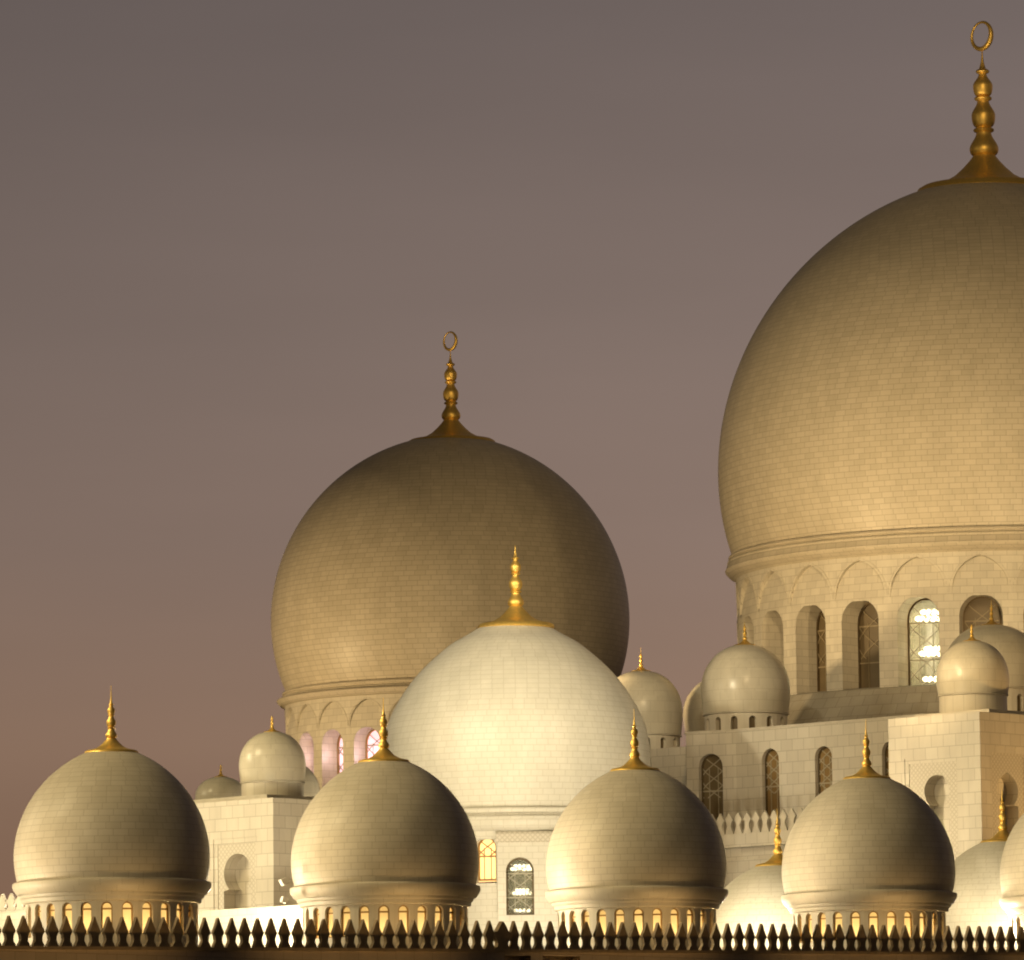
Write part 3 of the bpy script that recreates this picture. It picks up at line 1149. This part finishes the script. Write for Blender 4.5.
def niche_wall(t, f, L, z0, z1, frame, key, depth, half_top=None):
    """plain wall of length L with a sunken frame (s0, s1, zb, zt) holding a carved panel with a keyhole niche"""
    s0, s1, zb, zt = frame
    wl = MB()
    for q in ([(0, z0), (s0, z0), (s0, z1), (0, z1)], [(s1, z0), (L, z0), (L, z1), (s1, z1)],
              [(s0, zt), (s1, zt), (s1, z1), (s0, z1)], [(s0, z0), (s1, z0), (s1, zb), (s0, zb)]):
        wl.face([f(*p) for p in q], q)
    fd = .035
    r4 = [(s0, zb), (s1, zb), (s1, zt), (s0, zt)]
    for i in range(4):
        a, b = r4[i], r4[(i + 1) % 4]
        wl.face([f(*a, 0), f(*b, 0), f(*b, fd), f(*a, fd)])
    m = .28
    in4 = [(s0 + m, zb), (s1 - m, zb), (s1 - m, zt - m), (s0 + m, zt - m)]
    for q in ([r4[0], in4[0], in4[3], r4[3]], [r4[3], in4[3], in4[2], r4[2]], [r4[1], r4[2], in4[2], in4[1]]):
        wl.face([f(*p, fd) for p in q], q)
    fd2 = fd + .03
    for i in (1, 2, 3):
        a, b = in4[i], in4[(i + 1) % 4]
        wl.face([f(*a, fd), f(*b, fd), f(*b, fd2), f(*a, fd2)])
    w_ = wl.build('wall', M['wall'], t)
    pn = MB()
    allp = in4 + key
    for tri in tessellate_polygon([[Vector((a, b, 0)) for a, b in in4], [Vector((a, b, 0)) for a, b in key]]):
        q = [allp[i] for i in tri]
        pn.face([f(*p, fd2) for p in q], q)
    pn.build('carved_panel', M['lattice'], w_, weld=True)
    ni = MB()
    for i in range(len(key)):
        a, b = key[i], key[(i + 1) % len(key)]
        ni.face([f(*a, fd2), f(*b, fd2), f(*b, fd2 + depth), f(*a, fd2 + depth)])
    ks = [a for a, b in key]
    kz = [b for a, b in key]
    q = [(min(ks) - .1, min(kz) - .1), (max(ks) + .1, min(kz) - .1), (max(ks) + .1, max(kz) + .1), (min(ks) - .1, max(kz) + .1)]
    ni.face([f(*p, fd2 + depth) for p in q], q)
    ni.build('niche', M['wall'], w_, 30)
    return w_


def tower(name, label, corner_px, D, left_px, Lright, nl, nr, depthn=.8):
    c = at(*corner_px, D)
    z1 = c.z
    o = Vector((c.x, c.y, 0))
    t = thing(name, label, 'tower', o)
    Lleft, _ = hit(left_px, corner_px[1] + 10, o, V)
    for (dr_, L, n, nin) in ((V, Lleft, nl, U), (U, Lright, nr, V)):
        f = plane_map(Vector((0, 0, 0)), dr_, nin)
        if n:
            cx, cy, hwp, hhp, fx0, fx1, fty, lwp = n
            scn, zcn = hit(cx, cy, o, dr_)
            sa, _ = hit(cx - hwp, cy, o, dr_)
            r = abs(sa - scn)
            rz = abs(hit(cx, cy - hhp, o, dr_)[1] - zcn)
            s0, s1 = sorted((hit(fx0, cy, o, dr_)[0], hit(fx1, cy, o, dr_)[0]))
            s0, s1 = max(.3, s0), min(L - .3, s1)
            zft = hit((fx0 + fx1) / 2, fty, o, dr_)[1]
            zb = zcn - 4.0
            key = keyhole(0, 0, 1, .72, 0, lwp, -1)
            key = keyhole(scn, zcn, r, r * .60, 0, r * lwp, zb, point=max(0, rz / r - 1))
            niche_wall(t, f, L, 8, z1, (s0, s1, zb - .02, zft), key, depthn)
        else:
            w = MB()
            q = [(0, 8), (L, 8), (L, z1), (0, z1)]
            w.face([f(*p) for p in q], q)
            w.build('wall', M['wall'], t)
    # the two hidden sides and the roof
    b = MB()
    A, B, C, E = Vector((0, 0, 0)), V * Lleft, V * Lleft + U * Lright, U * Lright
    for p, q in ((B, C), (C, E)):
        b.face([(p.x, p.y, 8), (q.x, q.y, 8), (q.x, q.y, z1), (p.x, p.y, z1)])
    b.build('back_wall', M['wall'], t)
    r_ = MB()
    r_.face([(p.x, p.y, z1 - .003) for p in (A, B, C, E)])
    r_.build('roof', M['roof'], t)
    # plinth slab under the turret
    k = MB()
    m_ = (A + B + C + E) / 4
    k.box((m_.x, m_.y, z1 + .12), (min(Lleft, Lright) * .82, min(Lleft, Lright) * .82, .26), math.atan2(U.y, U.x))
    k.build('plinth', M['trim'], t)
    return t


tower('square_tower', 'pale square marble tower with one keyhole niche, between the two arcade domes on the left', (273, 797.5), 318, 160, 7.2,
      (236.5, 873, 13.5, 18, 213.5, 259, 838, 1.02), (318, 873, 13, 18, 294, 342, 838, 1.02))
tower('corner_tower', 'tall square marble tower at the right edge with keyhole niches on both visible faces', (979.5, 711.5), 335, 888, 8.0,
      (936, 791, 12.5, 16.5, 905, 961, 757, 1.02), (1008.5, 791, 10.5, 19, 989, 1028, 748, 1.0))

# ------------------------------------------------------------------ long wall below the great dome
a = at(736, 731, 358)
ow = Vector((a.x, a.y, 0))
dW = -V
zW = a.z
lw = thing('long_wall', 'long marble wall with three dark arched lattice windows below the great dome', 'wall', ow)
Lw, _ = hit(925, 760, ow, dW)
nW = Vector((-dW.y, dW.x, 0))
f1 = plane_map(Vector((0, 0, 0)), dW, nW)
wins = []


def wall_window(px0, px1, ytop, ybot, o, d):
    s0, s1 = hit(px0, ytop + 20, o, d)[0], hit(px1, ytop + 20, o, d)[0]
    zt = hit((px0 + px1) / 2, ytop, o, d)[1]
    zb = hit((px0 + px1) / 2, ybot, o, d)[1]
    return (s0 + s1) / 2, (s1 - s0) / 2, zt, zb


wa = [wall_window(762, 779, 748.6, 818, ow, dW), wall_window(815, 832, 746, 814, ow, dW), wall_window(882, 899, 741, 812, ow, dW)]
mb = MB()
cur = 0
cuts = [0, (wa[0][0] + wa[1][0]) / 2, (wa[1][0] + wa[2][0]) / 2, Lw]


def asym_bay(mb, f, s0, s1, z0, z1, c, hw, zb, zt, depth):
    h = min(c - s0, s1 - c)
    cut_bay(mb, f, h, z0, z1, hw, zb, zt - hw, depth, c=c)
    for p, q in ((s0, c - h), (c + h, s1)):
        if q - p > 1e-4:
            r = [(p, z0), (q, z0), (q, z1), (p, z1)]
            mb.face([f(*k) for k in r], r)


def dress_window(t, f, c, hw, zt, zb, depth, pane, trac, fz=.35):
    fr = MB()
    ribbon(fr, f, arch_outline(hw - .05, zb + .05, zt - hw, c), .1, depth - .1, .08)
    w_ = fr.build('window', M['dark_bronze'], t)
    arch_pane(f, hw, zb, zt - hw, depth - .03, c).build('pane', pane, w_)
    tracery_mb(f, hw, zb + .05, zt - hw, depth - .08, .05, c, transoms=(.45,), from_z=fz).build('tracery', trac, w_)


for i, (c, h, zt, zb) in enumerate(wa):
    asym_bay(mb, f1, cuts[i], cuts[i + 1], 8, zW, c, h, zb, zt, .35)
mb.build('wall', M['wall'], lw)
for i, (c, h, zt, zb) in enumerate(wa):
    dress_window(lw, f1, c, h, zt, zb, .35, M['bronzeglass'], M['tracery'])
# facet facing the viewer at its left end
b = at(686, 734, 359.5)
dF = Vector((a.x - b.x, a.y - b.y, 0))
LF = dF.length
dF.normalize()
nF = Vector((-dF.y, dF.x, 0))
oF = Vector((b.x, b.y, 0))
loc = oF - ow
f2 = plane_map(loc, dF, nF)
c, h, zt, zb = wall_window(698.5, 722.7, 753.6, 822, oF, dF)
mb = MB()
asym_bay(mb, f2, 0, LF, 8, zW, c, h, zb, zt, .45)
mb.face([f2(0, 8, 0), f2(0, 8, 9), f2(0, zW, 9), f2(0, zW, 0)])
mb.build('end_wall', M['wall'], lw)
dress_window(lw, f2, c, h, zt, zb, .45, M['darkglass'], M['tracery'])
rr = MB()
e1 = dW * Lw
rr.face([(loc.x, loc.y, zW - .003), (0, 0, zW - .003), (e1.x, e1.y, zW - .003), (e1.x + nW.x * 26, e1.y + nW.y * 26, zW - .003), (loc.x + 2, loc.y + 30, zW - .003)])
rr.build('roof', M['roof'], lw)
cp = MB()
ribbon(cp, f2, [(0, zW + .05), (LF, zW + .05)], .1, -.05, .5)
ribbon(cp, f1, [(0, zW + .05), (Lw, zW + .05)], .1, -.05, .5)
cp.build('coping', M['trim'], lw)

# stepped ledge with pale merlons below the windows
aM = at(800, 830, 349)
oM = Vector((aM.x, aM.y, 0))
dM = -V
nM = Vector((-dM.y, dM.x, 0))
zM = aM.z
lg = thing('terrace_ledge', 'pale ledge in bands below the long wall, between two arcade domes', 'wall', oM)
s0, _ = hit(690, 838, oM, dM)
s1, _ = hit(892, 838, oM, dM)
f3 = plane_map(Vector((0, 0, 0)), dM, nM)
z_a, z_b, z_c = hit(760, 846, oM, dM)[1], hit(760, 858, oM, dM)[1], hit(760, 878, oM, dM)[1]
lb = MB()
for (za, zb_, da, db) in ((zM, z_a, -.25, -.25), (z_a, z_a, -.25, .35), (z_a, z_b, .35, .35), (z_b, z_b - .02, .35, 0), (z_b - .02, 6, 0, 0)):
    q = [(s0, zb_, db), (s1, zb_, db), (s1, za, da), (s0, za, da)]
    lb.face([f3(*p) for p in q], [(p[0], p[1] + p[2]) for p in q])
lb.face([f3(s0, zM, -.25), f3(s1, zM, -.25), f3(s1, zM, 3), f3(s0, zM, 3)])
lb.build('wall', M['wall'], lg)

ledge_par = thing('merlon_parapet', 'short row of pale carved merlons on the ledge below the arched windows', 'parapet', Vector((oM.x, oM.y, zM)), rotz=math.atan2(dM.y, dM.x))
sp = abs(hit(760, 825, oM, dM)[0] - hit(770, 825, oM, dM)[0])
mh = hit(760, 811, oM, dM)[1] - hit(760, 833, oM, dM)[1]
sp *= .9
lmb = merlon_mesh(sp * .97, mh, .12, [(.5, 0), (.44, .06), (.27, .27), (.19, .40), (.28, .54), (.43, .66), (.36, .73), (.2, .84), (.07, .95), (0, 1)])
lbase = lmb.build('merlon', M['trim'], ledge_par)
cnt = int((s1 - s0) / sp)
for i in range(cnt):
    o_ = lbase if i == 0 else lbase.copy()
    if i:
        COL.objects.link(o_)
        o_.parent = ledge_par
    o_.location = (s0 + sp * (i + .5), 0, 0)

# wall joining the cream dome and the long wall
aJ = at(686, 746.5, 366)
bJ = at(640, 748, 368)
lj = thing('link_wall', 'plain marble wall under the olive turret dome, next to the cream dome', 'wall', Vector((aJ.x, aJ.y, 0)))
dJ = Vector((bJ.x - aJ.x, bJ.y - aJ.y, 0))
mb = MB()
L = dJ.length
dJ.normalize()
nJ = Vector((dJ.y, -dJ.x, 0))
fJ = plane_map(Vector((0, 0, 0)), dJ, nJ)
q = [(0, 8), (L, 8), (L, aJ.z), (0, aJ.z)]
mb.face([fJ(*p) for p in q], q)
mb.build('wall', M['wall'], lj)
mb = MB()
mb.face([fJ(0, aJ.z, 0), fJ(L, aJ.z, 0), fJ(L, aJ.z, 12), fJ(0, aJ.z, 12)])
mb.build('roof', M['roof'], lj)

# low white walls glowing behind the front row
for (px, py, D, pxl, lab, mer) in ((312, 904, 302, 120, 'low overexposed white wall in front of the left square tower', False),
                                   (60, 907, 298, -60, 'low overexposed white wall at the left edge with small merlons on top', True)):
    a = at(px, py, D)
    o_ = Vector((a.x, a.y, 0))
    L, _ = hit(pxl, py, o_, V)
    t = thing('low_wall', lab, 'wall', o_)
    f = plane_map(Vector((0, 0, 0)), V, U)
    mb = MB()
    q = [(0, 8), (L, 8), (L, a.z), (0, a.z)]
    mb.face([f(*p) for p in q], q)
    mb.face([f(0, a.z, 0), f(L, a.z, 0), f(L, a.z, .6), f(0, a.z, .6)])
    mb.face([f(0, 8, 0), f(0, 8, .6), f(0, a.z, .6), f(0, a.z, 0)])
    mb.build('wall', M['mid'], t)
    if mer:
        mt = merlon_mesh(.55, .78, .15, SPADE)
        mo = mt.build('merlon', M['trim'], t)
        nml = int(L / .6)
        for i in range(nml):
            c = mo if i == 0 else mo.copy()
            if i:
                COL.objects.link(c)
                c.parent = t
            p = V * (.3 + .6 * i)
            c.location = (p.x, p.y, a.z)
            c.rotation_euler = (0, 0, math.atan2(V.y, V.x))


# ------------------------------------------------------------------ floodlights clamped beside the second arcade dome
def floodlight(px, py, label, s=1.0, tilt=.5):
    p = at(px, py, 279.5)
    t = thing('floodlight', label, 'floodlight', p, 'floodlights beside the arcade dome', rotz=.35)
    S_ = sca(px, py, 279.5)
    h = MB()
    Mx = Matrix.Rotation(-tilt, 4, 'Y')
    w_, d_, hh = 8 * S_ * s, 9 * S_ * s, 7 * S_ * s
    P = []
    for x, k in ((-w_ / 2, 1.0), (w_ / 2, .72)):
        for y, z in ((-1, -1), (1, -1), (1, 1), (-1, 1)):
            P.append(Mx @ Vector((x, y * d_ / 2 * k, z * hh / 2 * k)))
    for q in ((0, 1, 2, 3), (4, 5, 6, 7), (0, 1, 5, 4), (1, 2, 6, 5), (2, 3, 7, 6), (3, 0, 4, 7)):
        h.face([P[i] for i in q])
    h.build('lamp_housing', M['lamp_white'], t)
    b = MB()
    b.box((w_ * .55, 0, -hh * .35), (w_ * 1.3, .05, .06))
    b.box((w_ * .1, 0, -hh * .55), (.06, d_ * .9, .05))
    b.build('bracket', M['trim'], t)


floodlight(284.5, 881, 'white box floodlight clamped at the rim of an arcade dome, the upper one')
floodlight(284.5, 900, 'white box floodlight below the rim of an arcade dome, the lower one', .8, -.3)
